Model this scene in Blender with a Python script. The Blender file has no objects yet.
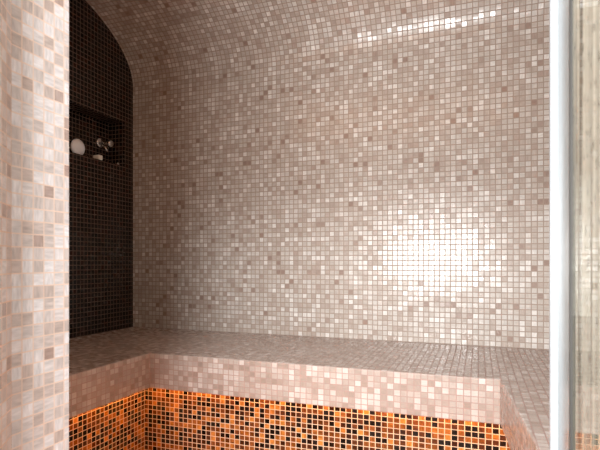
import bpy, bmesh, math, random
from mathutils import Vector, Matrix
random.seed(7)
sc = bpy.context.scene
C = sc.collection

# ------------------------------------------------------------------ helpers
def link(o, parent=None):
    C.objects.link(o)
    if parent is not None:
        o.parent = parent
    return o

class MB:
    """collects faces with metre UVs and links them as one mesh object"""
    def __init__(self):
        self.bm = bmesh.new()
        self.uv = self.bm.loops.layers.uv.new('UVMap')
    def face(self, pts, uvs=None, smooth=False):
        vs = [self.bm.verts.new(p) for p in pts]
        f = self.bm.faces.new(vs)
        f.smooth = smooth
        if uvs is None:
            n = Vector((0, 0, 0))
            for i in range(len(pts)):
                a = Vector(pts[i]); b = Vector(pts[(i + 1) % len(pts)])
                n += a.cross(b)
            n.normalize()
            ax = max(range(3), key=lambda k: abs(n[k]))
            if ax == 2: uvs = [(p[0], p[1]) for p in pts]
            elif ax == 1: uvs = [(p[0], p[2]) for p in pts]
            else: uvs = [(p[1], p[2]) for p in pts]
        for l, w in zip(f.loops, uvs):
            l[self.uv].uv = w
        return f
    def box(self, a, b):
        x0, y0, z0 = a; x1, y1, z1 = b
        self.face([(x0,y0,z0),(x0,y1,z0),(x1,y1,z0),(x1,y0,z0)])
        self.face([(x0,y0,z1),(x1,y0,z1),(x1,y1,z1),(x0,y1,z1)])
        self.face([(x0,y0,z0),(x1,y0,z0),(x1,y0,z1),(x0,y0,z1)])
        self.face([(x1,y1,z0),(x0,y1,z0),(x0,y1,z1),(x1,y1,z1)])
        self.face([(x0,y1,z0),(x0,y0,z0),(x0,y0,z1),(x0,y1,z1)])
        self.face([(x1,y0,z0),(x1,y1,z0),(x1,y1,z1),(x1,y0,z1)])
    def prism(self, poly, z0, z1):
        n = len(poly)
        s = 0.0
        for i in range(n):
            (ax, ay), (bx, by) = poly[i], poly[(i + 1) % n]
            d = math.hypot(bx - ax, by - ay)
            self.face([(ax,ay,z0),(bx,by,z0),(bx,by,z1),(ax,ay,z1)],
                      [(s,z0),(s+d,z0),(s+d,z1),(s,z1)])
            s += d
        self.face([(p[0],p[1],z1) for p in poly])
        self.face([(p[0],p[1],z0) for p in reversed(poly)])
    def lathe(self, prof, o, axis=(1,0,0), seg=40):
        """profile of (radius, distance along axis)"""
        ax = Vector(axis).normalized()
        t = Vector((0,0,1)) if abs(ax.z) < .9 else Vector((0,1,0))
        e1 = ax.cross(t).normalized(); e2 = ax.cross(e1)
        o = Vector(o)
        rings = []
        for r, d in prof:
            if r < 1e-6:
                rings.append([self.bm.verts.new(o + ax*d)])
            else:
                rings.append([self.bm.verts.new(o + ax*d + (e1*math.cos(2*math.pi*k/seg) + e2*math.sin(2*math.pi*k/seg))*r) for k in range(seg)])
        for A, B in zip(rings, rings[1:]):
            for k in range(seg):
                q = (k+1) % seg
                if len(A) == 1 and len(B) == 1: continue
                if len(A) == 1: f = self.bm.faces.new([A[0], B[k], B[q]])
                elif len(B) == 1: f = self.bm.faces.new([A[k], B[0], A[q]])
                else: f = self.bm.faces.new([A[k], B[k], B[q], A[q]])
                f.smooth = True
    def tube(self, pts, r, seg=14):
        pts = [Vector(p) for p in pts]
        rings = []
        for i, p in enumerate(pts):
            t = (pts[min(i+1, len(pts)-1)] - pts[max(i-1, 0)]).normalized()
            ref = Vector((0,0,1)) if abs(t.z) < .9 else Vector((0,1,0))
            e1 = t.cross(ref).normalized(); e2 = t.cross(e1)
            rr = r[i] if isinstance(r, (list, tuple)) else r
            rings.append([self.bm.verts.new(p + (e1*math.cos(2*math.pi*k/seg)+e2*math.sin(2*math.pi*k/seg))*rr) for k in range(seg)])
        for A, B in zip(rings, rings[1:]):
            for k in range(seg):
                q = (k+1) % seg
                f = self.bm.faces.new([A[k], A[q], B[q], B[k]]); f.smooth = True
        self.bm.faces.new(rings[0]); self.bm.faces.new(list(reversed(rings[-1])))
    def build(self, name, mat, parent=None, weld=False, recalc=False):
        if weld:
            bmesh.ops.remove_doubles(self.bm, verts=self.bm.verts, dist=1e-5)
        if recalc:
            bmesh.ops.recalc_face_normals(self.bm, faces=self.bm.faces)
        me = bpy.data.meshes.new(name)
        self.bm.to_mesh(me); self.bm.free()
        me.materials.append(mat)
        return link(bpy.data.objects.new(name, me), parent)

def bevel(o, w, seg=3):
    m = o.modifiers.new('edge', 'BEVEL')
    m.width = w; m.segments = seg; m.limit_method = 'ANGLE'; m.angle_limit = math.radians(40)
    m.harden_normals = False
    return o

def struct(o):
    o['kind'] = 'structure'
    return o

def thing(name, label, cat, loc):
    o = bpy.data.objects.new(name, None)
    o.empty_display_size = .05
    o.location = loc
    o['label'] = label; o['category'] = cat
    return link(o)

def adopt(o, root):
    """o was modelled in world coordinates: keep it there under its thing"""
    o.parent = root
    o.matrix_parent_inverse = Matrix.Translation(root.location).inverted()
    return o

# ------------------------------------------------------------------ materials
class NT:
    def __init__(self, name):
        self.mat = bpy.data.materials.new(name)
        self.mat.use_nodes = True
        self.t = self.mat.node_tree
        self.t.nodes.clear()
    def n(self, typ, **kw):
        nd = self.t.nodes.new(typ)
        for k, v in kw.items(): setattr(nd, k, v)
        return nd
    def l(self, a, b): self.t.links.new(a, b)
    def val(self, sock, v):
        if hasattr(v, 'is_output') or isinstance(v, bpy.types.NodeSocket): self.l(v, sock)
        else: sock.default_value = v
    def m(self, op, a, b=None, c=None):
        nd = self.n('ShaderNodeMath', operation=op)
        self.val(nd.inputs[0], a)
        if b is not None: self.val(nd.inputs[1], b)
        if c is not None: self.val(nd.inputs[2], c)
        return nd.outputs[0]
    def mix(self, f, a, b, blend='MIX'):
        nd = self.n('ShaderNodeMix', data_type='RGBA', blend_type=blend)
        self.val(nd.inputs[0], f)
        for i, v in ((6, a), (7, b)):
            if isinstance(v, tuple): nd.inputs[i].default_value = (*v[:3], 1)
            else: self.l(v, nd.inputs[i])
        return nd.outputs[2]
    def ramp(self, f, stops, const=False):
        nd = self.n('ShaderNodeValToRGB')
        cr = nd.color_ramp
        if const: cr.interpolation = 'CONSTANT'
        while len(cr.elements) < len(stops): cr.elements.new(.5)
        for e, (p, c) in zip(cr.elements, stops):
            e.position = p; e.color = (*c, 1)
        self.l(f, nd.inputs[0])
        return nd.outputs[0]

def srgb(r, g, b):
    f = lambda c: (c/255/12.92) if c/255 <= .04045 else ((c/255+.055)/1.055)**2.4
    return (f(r), f(g), f(b))

def mosaic(name, stops, grout, pu=.0215, pv=.0215, gw=.075, rough=(.15,.3), tilt=.05,
           streak=.25, spec=.5, metallic=0.0, offs=(0,0), coat=0.0, seed=0.0, blotch=.0, grout_rough=.7, warp=.0):
    N = NT(name)
    uv = N.n('ShaderNodeUVMap', uv_map='UVMap').outputs[0]
    sp = N.n('ShaderNodeSeparateXYZ'); N.l(uv, sp.inputs[0])
    u = N.m('DIVIDE', N.m('ADD', sp.outputs[0], offs[0]), pu)
    v = N.m('DIVIDE', N.m('ADD', sp.outputs[1], offs[1]), pv)
    iu = N.m('FLOOR', u); iv = N.m('FLOOR', v)
    fu = N.m('FRACT', u); fv = N.m('FRACT', v)
    eu = N.m('MINIMUM', fu, N.m('SUBTRACT', 1.0, fu))
    ev = N.m('MINIMUM', fv, N.m('SUBTRACT', 1.0, fv))
    e = N.m('MINIMUM', eu, ev)
    mr = N.n('ShaderNodeMapRange', interpolation_type='SMOOTHSTEP')
    N.l(e, mr.inputs[0]); mr.inputs[1].default_value = gw*.75; mr.inputs[2].default_value = gw*1.25
    mask = mr.outputs[0]
    cell = N.n('ShaderNodeCombineXYZ'); N.l(iu, cell.inputs[0]); N.l(iv, cell.inputs[1]); cell.inputs[2].default_value = seed
    wn = N.n('ShaderNodeTexWhiteNoise', noise_dimensions='3D'); N.l(cell.outputs[0], wn.inputs['Vector'])
    cell2 = N.n('ShaderNodeCombineXYZ'); N.l(iu, cell2.inputs[0]); N.l(iv, cell2.inputs[1]); cell2.inputs[2].default_value = seed + 31.7
    wn2 = N.n('ShaderNodeTexWhiteNoise', noise_dimensions='3D'); N.l(cell2.outputs[0], wn2.inputs['Vector'])
    s2 = N.n('ShaderNodeSeparateColor'); N.l(wn2.outputs['Color'], s2.inputs[0])
    key = wn.outputs['Value']
    if blotch:
        bn = N.n('ShaderNodeTexNoise', noise_dimensions='3D'); bn.inputs['Scale'].default_value = .16; bn.inputs['Detail'].default_value = 2
        N.l(cell.outputs[0], bn.inputs['Vector'])
        key = N.m('ADD', key, N.m('MULTIPLY', N.m('SUBTRACT', bn.outputs[0], .5), blotch))
    col = N.ramp(key, stops)
    # glass streaks inside each tile, run along or across it
    st = N.n('ShaderNodeCombineXYZ')
    swap = N.m('GREATER_THAN', s2.outputs[2], .45)
    a = N.m('ADD', N.m('MULTIPLY', fu, swap), N.m('MULTIPLY', fv, N.m('SUBTRACT', 1.0, swap)))
    b = N.m('ADD', N.m('MULTIPLY', fv, swap), N.m('MULTIPLY', fu, N.m('SUBTRACT', 1.0, swap)))
    N.l(N.m('MULTIPLY', a, .7), st.inputs[0]); N.l(N.m('MULTIPLY', b, 3.2), st.inputs[1])
    N.l(N.m('MULTIPLY', wn.outputs['Value'], 97.0), st.inputs[2])
    sn = N.n('ShaderNodeTexNoise', noise_dimensions='3D'); sn.inputs['Scale'].default_value = 1.3; sn.inputs['Detail'].default_value = 3
    N.l(st.outputs[0], sn.inputs['Vector'])
    sm = N.m('MULTIPLY_ADD', N.m('SUBTRACT', sn.outputs[0], .5), streak*4, 1.0)
    scv = N.n('ShaderNodeVectorMath', operation='SCALE'); N.l(col, scv.inputs[0]); N.l(sm, scv.inputs['Scale'])
    base = N.mix(mask, grout, scv.outputs[0])
    # every tile sits at its own slight angle
    if not isinstance(tilt, tuple): tilt = (tilt, tilt)
    tr = N.m('MULTIPLY_ADD', N.m('SUBTRACT', s2.outputs[0], .5), tilt[0], .5)
    tg = N.m('MULTIPLY_ADD', N.m('SUBTRACT', s2.outputs[1], .5), tilt[1], .5)
    if warp:
        tr = N.m('ADD', tr, N.m('MULTIPLY', N.m('SUBTRACT', fu, .5), warp))
        tg = N.m('ADD', tg, N.m('MULTIPLY', N.m('SUBTRACT', fv, .5), warp))
    cc = N.n('ShaderNodeCombineColor'); N.l(tr, cc.inputs[0]); N.l(tg, cc.inputs[1]); cc.inputs[2].default_value = 1
    ncol = N.mix(mask, (.5,.5,1), cc.outputs[0])
    nm = N.n('ShaderNodeNormalMap', space='TANGENT', uv_map='UVMap'); N.l(ncol, nm.inputs['Color'])
    ro = N.m('MULTIPLY_ADD', wn2.outputs['Value'], rough[1]-rough[0], rough[0])
    rr = N.m('ADD', N.m('MULTIPLY', ro, mask), N.m('MULTIPLY', N.m('SUBTRACT', 1.0, mask), grout_rough))
    P = N.n('ShaderNodeBsdfPrincipled')
    N.l(base, P.inputs['Base Color']); N.l(rr, P.inputs['Roughness']); N.l(nm.outputs[0], P.inputs['Normal'])
    if metallic: N.l(N.m('MULTIPLY', mask, metallic), P.inputs['Metallic'])
    N.l(N.m('MULTIPLY_ADD', mask, spec-.15, .15), P.inputs['Specular IOR Level'])
    o = N.n('ShaderNodeOutputMaterial'); N.l(P.outputs[0], o.inputs[0])
    return N.mat

def plain(name, col, rough=.5, metallic=0.0, noise=.04, spec=.5):
    N = NT(name)
    tc = N.n('ShaderNodeTexCoord')
    nz = N.n('ShaderNodeTexNoise'); nz.inputs['Scale'].default_value = 35; nz.inputs['Detail'].default_value = 3
    N.l(tc.outputs['Object'], nz.inputs['Vector'])
    k = N.m('MULTIPLY_ADD', N.m('SUBTRACT', nz.outputs[0], .5), noise*4, 1.0)
    sv = N.n('ShaderNodeVectorMath', operation='SCALE'); sv.inputs[0].default_value = col; N.l(k, sv.inputs['Scale'])
    P = N.n('ShaderNodeBsdfPrincipled')
    N.l(sv.outputs[0], P.inputs['Base Color'])
    P.inputs['Roughness'].default_value = rough; P.inputs['Metallic'].default_value = metallic
    P.inputs['Specular IOR Level'].default_value = spec
    o = N.n('ShaderNodeOutputMaterial'); N.l(P.outputs[0], o.inputs[0])
    return N.mat

PINK = [(0, srgb(150,130,119)), (.05, srgb(170,156,146)), (.35, srgb(181,171,162)), (.6, srgb(188,180,172)),
        (.85, srgb(197,191,185)), (1, srgb(216,212,207))]
M_wall = mosaic('pink_mosaic_wall', PINK, srgb(152,136,125), gw=.085, rough=(.16,.28), tilt=(.034,.024), streak=.13, seed=1, blotch=.3)
M_vault = mosaic('pink_mosaic_vault', PINK, srgb(152,136,125), gw=.085, rough=(.19,.33), spec=.7, tilt=(.08,.05), streak=.13, seed=2, blotch=.3)
BENCHC = [(0, srgb(150,133,122)), (.3, srgb(164,150,140)), (.65, srgb(173,161,152)), (1, srgb(194,186,180))]
M_bench = mosaic('pink_mosaic_bench', BENCHC, srgb(158,134,126), pu=.0205, pv=.01870, gw=.07, rough=(.2,.32), tilt=.03, streak=.09, seed=3, offs=(0,-.341), blotch=.3)
JAMBC = [(0, srgb(170,150,142)), (.08, srgb(190,177,171)), (.4, srgb(204,197,195)), (1, srgb(222,220,222))]
M_jamb = mosaic('cream_mosaic_jamb', JAMBC, srgb(224,202,186), gw=.05, rough=(.2,.35), tilt=.05, streak=.2, seed=4, offs=(0,.004), blotch=.3)
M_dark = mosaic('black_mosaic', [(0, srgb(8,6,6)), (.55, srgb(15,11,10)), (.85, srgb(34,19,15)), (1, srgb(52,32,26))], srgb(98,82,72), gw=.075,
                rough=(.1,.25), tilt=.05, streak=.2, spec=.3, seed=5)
M_amber = mosaic('amber_mosaic', [(0, srgb(15,9,5)), (.33, srgb(27,14,7)), (.43, srgb(64,31,13)), (.64, srgb(98,52,20)), (.85, srgb(134,78,32)), (1, srgb(180,118,52))],
                 srgb(206,182,158), pu=.0200, pv=.0178, gw=.065, rough=(.2,.38), tilt=.06, streak=.5, seed=6, blotch=.25, spec=.15)
M_floor = mosaic('amber_bounce_floor', [(0, srgb(150,84,30)), (.5, srgb(205,122,46)), (1, srgb(230,156,76))], srgb(210,170,130), seed=8)  # amber tone chosen to reflect warm light onto the bench faces
M_hall = plain('grey_stone', srgb(158,160,164), .6, noise=.05)
M_out = plain('cream_plaster', srgb(126,117,98), .8, noise=.03)
M_white = plain('white_ceramic', srgb(242,248,255), .3, noise=.01)
M_soap = plain('white_soap', srgb(240,238,230), .5, noise=.01)
M_chrome = plain('chrome', srgb(205,205,205), .16, metallic=1.0, noise=.02)
M_satin = plain('satin_aluminium', srgb(112,115,113), .2, noise=.03, spec=.3)
M_powder = plain('white_powder_coat', srgb(156,161,165), .35, noise=.01)
M_gasket = plain('dark_rubber', srgb(40,37,33), .6, noise=.05)

N = NT('amber_led')
em = N.n('ShaderNodeEmission'); em.inputs[0].default_value = (1.0, .42, .09, 1); em.inputs[1].default_value = 30.0
o = N.n('ShaderNodeOutputMaterial'); N.l(em.outputs[0], o.inputs[0]); M_led = N.mat

# glass with a milky film and vertical water runs
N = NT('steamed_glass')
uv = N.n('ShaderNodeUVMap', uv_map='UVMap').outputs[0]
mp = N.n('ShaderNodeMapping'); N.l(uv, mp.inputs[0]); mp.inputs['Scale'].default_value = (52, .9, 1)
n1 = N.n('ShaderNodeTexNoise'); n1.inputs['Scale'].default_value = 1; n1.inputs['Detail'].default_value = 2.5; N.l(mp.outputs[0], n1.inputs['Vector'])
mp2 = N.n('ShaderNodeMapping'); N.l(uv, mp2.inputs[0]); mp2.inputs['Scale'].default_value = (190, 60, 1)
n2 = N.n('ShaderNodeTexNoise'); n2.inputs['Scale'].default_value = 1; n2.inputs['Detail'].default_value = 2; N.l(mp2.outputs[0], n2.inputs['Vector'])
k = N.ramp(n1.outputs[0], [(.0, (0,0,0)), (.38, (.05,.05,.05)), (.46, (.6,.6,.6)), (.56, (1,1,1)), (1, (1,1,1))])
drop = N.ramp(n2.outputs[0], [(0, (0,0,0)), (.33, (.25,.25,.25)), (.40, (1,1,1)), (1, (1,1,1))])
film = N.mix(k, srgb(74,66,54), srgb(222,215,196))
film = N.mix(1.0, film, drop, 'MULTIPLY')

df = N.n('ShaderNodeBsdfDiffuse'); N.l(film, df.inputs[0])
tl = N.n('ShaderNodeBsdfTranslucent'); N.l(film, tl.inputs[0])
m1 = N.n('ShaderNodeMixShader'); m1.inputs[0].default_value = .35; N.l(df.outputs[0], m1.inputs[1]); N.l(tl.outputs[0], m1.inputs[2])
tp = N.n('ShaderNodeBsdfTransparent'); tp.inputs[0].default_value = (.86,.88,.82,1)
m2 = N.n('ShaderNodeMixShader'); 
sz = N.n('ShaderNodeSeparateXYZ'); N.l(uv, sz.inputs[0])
mz = N.n('ShaderNodeMapRange'); N.l(sz.outputs[1], mz.inputs[0]); mz.inputs[1].default_value = .55; mz.inputs[2].default_value = 1.15; mz.inputs[3].default_value = .62; mz.inputs[4].default_value = .06  # film fades out downward, putting the pane's brighter top into the material
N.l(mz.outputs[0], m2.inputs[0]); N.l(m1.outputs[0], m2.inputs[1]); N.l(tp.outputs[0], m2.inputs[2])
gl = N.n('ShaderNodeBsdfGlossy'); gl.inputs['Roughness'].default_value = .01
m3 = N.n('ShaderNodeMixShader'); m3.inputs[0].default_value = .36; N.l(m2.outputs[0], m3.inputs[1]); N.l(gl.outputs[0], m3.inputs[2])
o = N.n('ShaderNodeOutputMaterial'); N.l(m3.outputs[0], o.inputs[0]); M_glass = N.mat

# ------------------------------------------------------------------ room numbers (metres; x along the back wall, y into the room)
XL, XR = -1.69, .60
YB, YF = 2.10, .692
YO = .576
ZS, RISE, YC = 1.718, .342, 1.40
A = .70
HD = 2.35

# floor: unseen cabin mosaic made amber for warm bounce, pale stone outside the doorway
b = MB(); b.box((-2.2, YF, -.08), (1.2, 2.2, 0)); struct(b.build('floor', M_floor))
b = MB(); b.box((-2.2, -1.6, -.08), (1.2, YF, 0)); struct(b.build('floor', M_hall))

# back wall up to the spring of the vault
b = MB()
b.face([(XL,YB,0),(XR,YB,0),(XR,YB,ZS),(XL,YB,ZS)])
b.face([(XR,YB+.1,0),(XL,YB+.1,0),(XL,YB+.1,HD),(XR,YB+.1,HD)])
b.face([(XL,YB,ZS),(XR,YB,ZS),(XR,YB+.1,ZS),(XL,YB+.1,ZS)])
struct(b.build('wall_back', M_wall))

# barrel vault
b = MB()
NS = 56
arch = []
for i in range(NS + 1):
    t = math.pi * i / NS
    arch.append((YC + A*math.cos(t), ZS + RISE*math.sin(t)))
s = ZS
vs = []
for i in range(NS):
    (y0, z0), (y1, z1) = arch[i], arch[i+1]
    d = math.hypot(y1-y0, z1-z0)
    b.face([(XL,y0,z0),(XR,y0,z0),(XR,y1,z1),(XL,y1,z1)], [(XL,s),(XR,s),(XR,s+d),(XL,s+d)], True)
    s += d
b.face([(XL-.1,YF-.1,HD),(XR+.1,YF-.1,HD),(XR+.1,YB+.1,HD),(XL-.1,YB+.1,HD)])
struct(b.build('ceiling', M_vault, weld=True))

# end walls under the arch; the left one holds a shelf recess
def arch_poly(x, zb, flip):
    p = [(x, YC+A, zb)] + [(x, y, z) for y, z in arch] + [(x, YC-A, zb)]
    return list(reversed(p)) if flip else p
b = MB()
NZ0, NZ1, NY0, NY1, ND = 1.296, 1.517, 1.36, 2.03, .09
x = XL
b.face([(x,YF,0),(x,YB,0),(x,YB,NZ0),(x,YF,NZ0)])
b.face([(x,YF,NZ0),(x,NY0,NZ0),(x,NY0,NZ1),(x,YF,NZ1)])
b.face([(x,NY1,NZ0),(x,YB,NZ0),(x,YB,NZ1),(x,NY1,NZ1)])
b.face(arch_poly(x, NZ1, False))
xn = x - ND
b.face([(xn,NY0,NZ0),(xn,NY1,NZ0),(xn,NY1,NZ1),(xn,NY0,NZ1)])
b.face([(x,NY0,NZ0),(x,NY1,NZ0),(xn,NY1,NZ0),(xn,NY0,NZ0)])
b.face([(x,NY0,NZ1),(xn,NY0,NZ1),(xn,NY1,NZ1),(x,NY1,NZ1)])
b.face([(x,NY1,NZ0),(x,NY1,NZ1),(xn,NY1,NZ1),(xn,NY1,NZ0)])
b.face([(x,NY0,NZ0),(xn,NY0,NZ0),(xn,NY0,NZ1),(x,NY0,NZ1)])
b.face([(x-.14,YB,0),(x-.14,YF,0),(x-.14,YF,HD),(x-.14,YB,HD)])
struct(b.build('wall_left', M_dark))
b = MB(); b.face(arch_poly(XR, 0, True)); b.face([(XR+.1,YF,0),(XR+.1,YB,0),(XR+.1,YB,HD),(XR+.1,YF,HD)])
struct(b.build('wall_right', M_wall))

# front wall either side of the doorway; the left reveal is splayed on its outer part
b = MB()
b.prism([(XL-.1, YF), (XL-.1, .465), (-.622, .465), (-.698, YO), (-.698, YF)], 0, HD)
struct(b.build('wall_front_left', M_jamb))
b = MB()
b.prism([(.118, YF), (.118, YO), (1.1, YO), (1.1, YF)], 0, HD)
struct(b.build('wall_front_right', M_out))
b = MB(); b.box((-.698, YO, 2.14), (.118, YF, HD)); struct(b.build('wall_front_top', M_jamb))

# ------------------------------------------------------------------ bench
ZT, ZL = .472, .341
BX0, BX1, BY = -1.148, .059, 1.522
BXF = .125         # the right-hand side of the bench is slightly splayed
bench = thing('tiled_bench', 'U-shaped built-in bench with pink mosaic seat slab over a glowing amber mosaic base', 'bench', ((XL+XR)/2, 1.8, 0))
e = .002
b = MB()
# top as three strips, lip faces, soffit set up behind the lip
b.face([(BX0,BY,ZT),(BX1,BY,ZT),(BX1,YB-e,ZT),(BX0,YB-e,ZT)])
b.face([(XL+e,YF+e,ZT),(BX0,YF+e,ZT),(BX0,BY,ZT),(BX0,YB-e,ZT),(XL+e,YB-e,ZT)])
b.face([(BXF,YF+e,ZT),(XR-e,YF+e,ZT),(XR-e,YB-e,ZT),(BX1,YB-e,ZT),(BX1,BY,ZT)])
b.face([(BX0,BY,ZL),(BX1,BY,ZL),(BX1,BY,ZT),(BX0,BY,ZT)])
b.face([(BX0,YF+e,ZL),(BX0,BY,ZL),(BX0,BY,ZT),(BX0,YF+e,ZT)])
b.face([(BX1,BY,ZL),(BXF,YF+e,ZL),(BXF,YF+e,ZT),(BX1,BY,ZT)])
LT = .022           # lip thickness
ZI = .360           # soffit behind lip
b.face([(BX0,BY,ZL),(BX0-LT,BY+LT,ZL),(BX1+LT,BY+LT,ZL),(BX1,BY,ZL)])
b.face([(BX0,YF+e,ZL),(BX0-LT,YF+e,ZL),(BX0-LT,BY+LT,ZL),(BX0,BY,ZL)])
b.face([(BX1,BY,ZL),(BX1+LT,BY+LT,ZL),(BXF+LT,YF+e,ZL),(BXF,YF+e,ZL)])
b.face([(BX0-LT,BY+LT,ZL),(BX0-LT,BY+LT,ZI),(BX1+LT,BY+LT,ZI),(BX1+LT,BY+LT,ZL)])
b.face([(BX0-LT,YF+e,ZL),(BX0-LT,YF+e,ZI),(BX0-LT,BY+LT,ZI),(BX0-LT,BY+LT,ZL)])
b.face([(BXF+LT,YF+e,ZL),(BX1+LT,BY+LT,ZL),(BX1+LT,BY+LT,ZI),(BXF+LT,YF+e,ZI)])
RC = .085
b.face([(BX0-LT,BY+LT,ZI),(BX0-RC,BY+RC,ZI),(BX1+RC,BY+RC,ZI),(BX1+LT,BY+LT,ZI)])
b.face([(BX0-LT,YF+e,ZI),(BX0-RC,YF+e,ZI),(BX0-RC,BY+RC,ZI),(BX0-LT,BY+LT,ZI)])
b.face([(BX1+LT,BY+LT,ZI),(BX1+RC,BY+RC,ZI),(BXF+RC,YF+e,ZI),(BXF+LT,YF+e,ZI)])
adopt(bevel(b.build('seat_slab', M_bench, weld=True), .004, 2), bench)
b = MB()
b.face([(BX0-RC,BY+RC,0),(BX1+RC,BY+RC,0),(BX1+RC,BY+RC,ZI),(BX0-RC,BY+RC,ZI)])
b.face([(BX0-RC,YF+e,0),(BX0-RC,BY+RC,0),(BX0-RC,BY+RC,ZI),(BX0-RC,YF+e,ZI)])
b.face([(BX1+RC,BY+RC,0),(BXF+RC,YF+e,0),(BXF+RC,YF+e,ZI),(BX1+RC,BY+RC,ZI)])
r = adopt(b.build('riser', M_amber), bench); r['label'] = 'amber, gold and black mosaic base'
def led(p, q):
    b = MB(); b.box((min(p[0],q[0]), min(p[1],q[1]), ZI-.012), (max(p[0],q[0]), max(p[1],q[1]), ZI-.002))
    o = adopt(b.build('light_strip', M_led), bench); o['label'] = 'amber light strip under the seat lip'
led((BX0-.03, BY+RC-.024), (BX1+.03, BY+RC-.012))
led((BX0-RC+.012, YF+.02), (BX0-RC+.024, BY+.02))
b = MB(); b.prism([(BXF+RC-.024,YF+.02),(BXF+RC-.012,YF+.02),(BX1+RC-.012,BY+.02),(BX1+RC-.024,BY+.02)], ZI-.012, ZI-.002)
p = adopt(b.build('light_strip', M_led), bench); p['label'] = 'amber light strip under the seat lip'

# ------------------------------------------------------------------ fittings in the recess
hs = thing('shower', 'round white shower head on the dark niche wall, leftmost of the fittings', 'shower head', (xn, 1.766, 1.336))
b = MB(); b.lathe([(0,.040),(.028,.041),(.036,.044),(.039,.049),(.039,.054),(.035,.059),(.02,.063),(0,.064)], (xn,1.766,1.336), (1,.0,0))
adopt(b.build('face_disc', M_white, recalc=True), hs)
b = MB(); b.lathe([(0,0),(.022,0),(.022,.006),(.012,.012),(.011,.042),(0,.042)], (xn,1.766,1.336), (1,0,0)); adopt(b.build('holder', M_chrome, recalc=True), hs)

vx = thing('shower_valve', 'chrome shower valve with round knob on the dark niche wall, right of the white disc', 'valve', (xn, 1.965, 1.405))
b = MB(); b.lathe([(0,0),(.030,0),(.031,.004),(.028,.009),(.014,.012),(0,.012)], (xn,1.965,1.407), (1,0,0)); adopt(b.build('escutcheon', M_chrome, recalc=True), vx)
b = MB(); b.lathe([(0,.01),(.007,.01),(.007,.056),(0,.056)], (xn,1.965,1.407), (1,0,-.16)); adopt(b.build('stem', M_chrome, recalc=True), vx)
b = MB(); b.lathe([(0,.050),(.015,.051),(.019,.055),(.020,.062),(.018,.070),(.012,.074),(0,.075)], (xn,1.965,1.407), (1,0,-.16)); adopt(b.build('knob', M_chrome, recalc=True), vx)
b = MB(); b.tube([(xn+.012,1.965,1.395),(xn+.026,1.966,1.388),(xn+.034,1.968,1.376),(xn+.036,1.972,1.364),(xn+.030,1.975,1.358)], [.007,.007,.0065,.006,.006]); adopt(b.build('lever', M_chrome, recalc=True), vx)

b = MB(); b.box((XL-.045,1.862,NZ0+.001),(XL-.004,1.890,NZ0+.026))
so = bevel(b.build('soap_bar', M_soap, weld=True), .007, 3); so['label'] = 'small white soap bar on the ledge of the dark niche below the chrome valve'; so['category'] = 'soap'
b = MB(); b.lathe([(0,0),(.008,0),(.008,.006),(.005,.010),(.004,.014),(0,.016)], (XL-.012,2.0,NZ0+.0005), (0,0,1), 20)
st = b.build('drain_stopper', M_chrome, recalc=True); st['label'] = 'tiny grey metal stopper at the far right end of the dark niche ledge'; st['category'] = 'stopper'

# ------------------------------------------------------------------ glass door standing open at the right
door = thing('glass_door', 'steamed glass door with white metal edge standing open at the right of the doorway', 'door', (.095, .3, 0))
DZ0, DZ1 = .012, 2.10
b = MB(); b.box((.0825,.6625,DZ0),(.0915,.676,DZ1)); p = adopt(bevel(b.build('edge_profile', M_powder, weld=True), .0015, 2), door); p['label'] = 'bright white metal edge profile'
b = MB(); b.box((.090,.580,DZ0),(.104,.6620,DZ1)); p = adopt(bevel(b.build('stile', M_satin, weld=True), .002, 2), door)
b = MB(); b.box((.0895,.574,DZ0),(.102,.5798,DZ1)); adopt(b.build('gasket', M_gasket, weld=True), door)
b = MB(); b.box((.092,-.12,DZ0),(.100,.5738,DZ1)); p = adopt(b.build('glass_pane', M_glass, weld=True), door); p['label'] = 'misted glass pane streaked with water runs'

# ------------------------------------------------------------------ light
def area(name, loc, target, sx, sy, power, col):
    ld = bpy.data.lights.new(name, 'AREA'); ld.shape = 'RECTANGLE'; ld.size = sx; ld.size_y = sy
    ld.energy = power; ld.color = col
    o = link(bpy.data.objects.new(name, ld)); o.location = loc
    o.rotation_euler = (Vector(target) - Vector(loc)).to_track_quat('-Z', 'Y').to_euler()
    return o
area('doorway_light', (-.38, -.50, .86), (-.36, 2.1, .90), .66, .42, 58, (1.0, 1.0, .99))
area('corridor_light', (-.30, -.3, 2.25), (-.45, .6, .9), .28, .3, 44, (.98, .99, 1.0))
area('cabin_fill', (-.55, .80, 1.80), (-.5, 1.7, .4), 1.5, .25, 3.6, (1.0, .46, .18))  # added warm fill above the door, out of view, lifts the shaded cabin

w = bpy.data.worlds.new('World'); sc.world = w; w.use_nodes = True
bg = w.node_tree.nodes['Background']; bg.inputs[0].default_value = (1.0, .96, .92, 1); bg.inputs[1].default_value = .13

# ------------------------------------------------------------------ camera
cd = bpy.data.cameras.new('Camera'); cam = link(bpy.data.objects.new('Camera', cd))
cd.sensor_width = 36; cd.lens = 36*490/600; cd.shift_y = 37/600; cd.clip_start = .02
cd.dof.use_dof = True; cd.dof.focus_distance = 2.0; cd.dof.aperture_fstop = 10.0
cam.location = (0, 0, .81); cam.rotation_euler = (math.pi/2, 0, math.radians(20))
sc.camera = cam
sc.view_settings.view_transform = 'Standard'
sc.view_settings.look = 'None'
sc.view_settings.exposure = 0
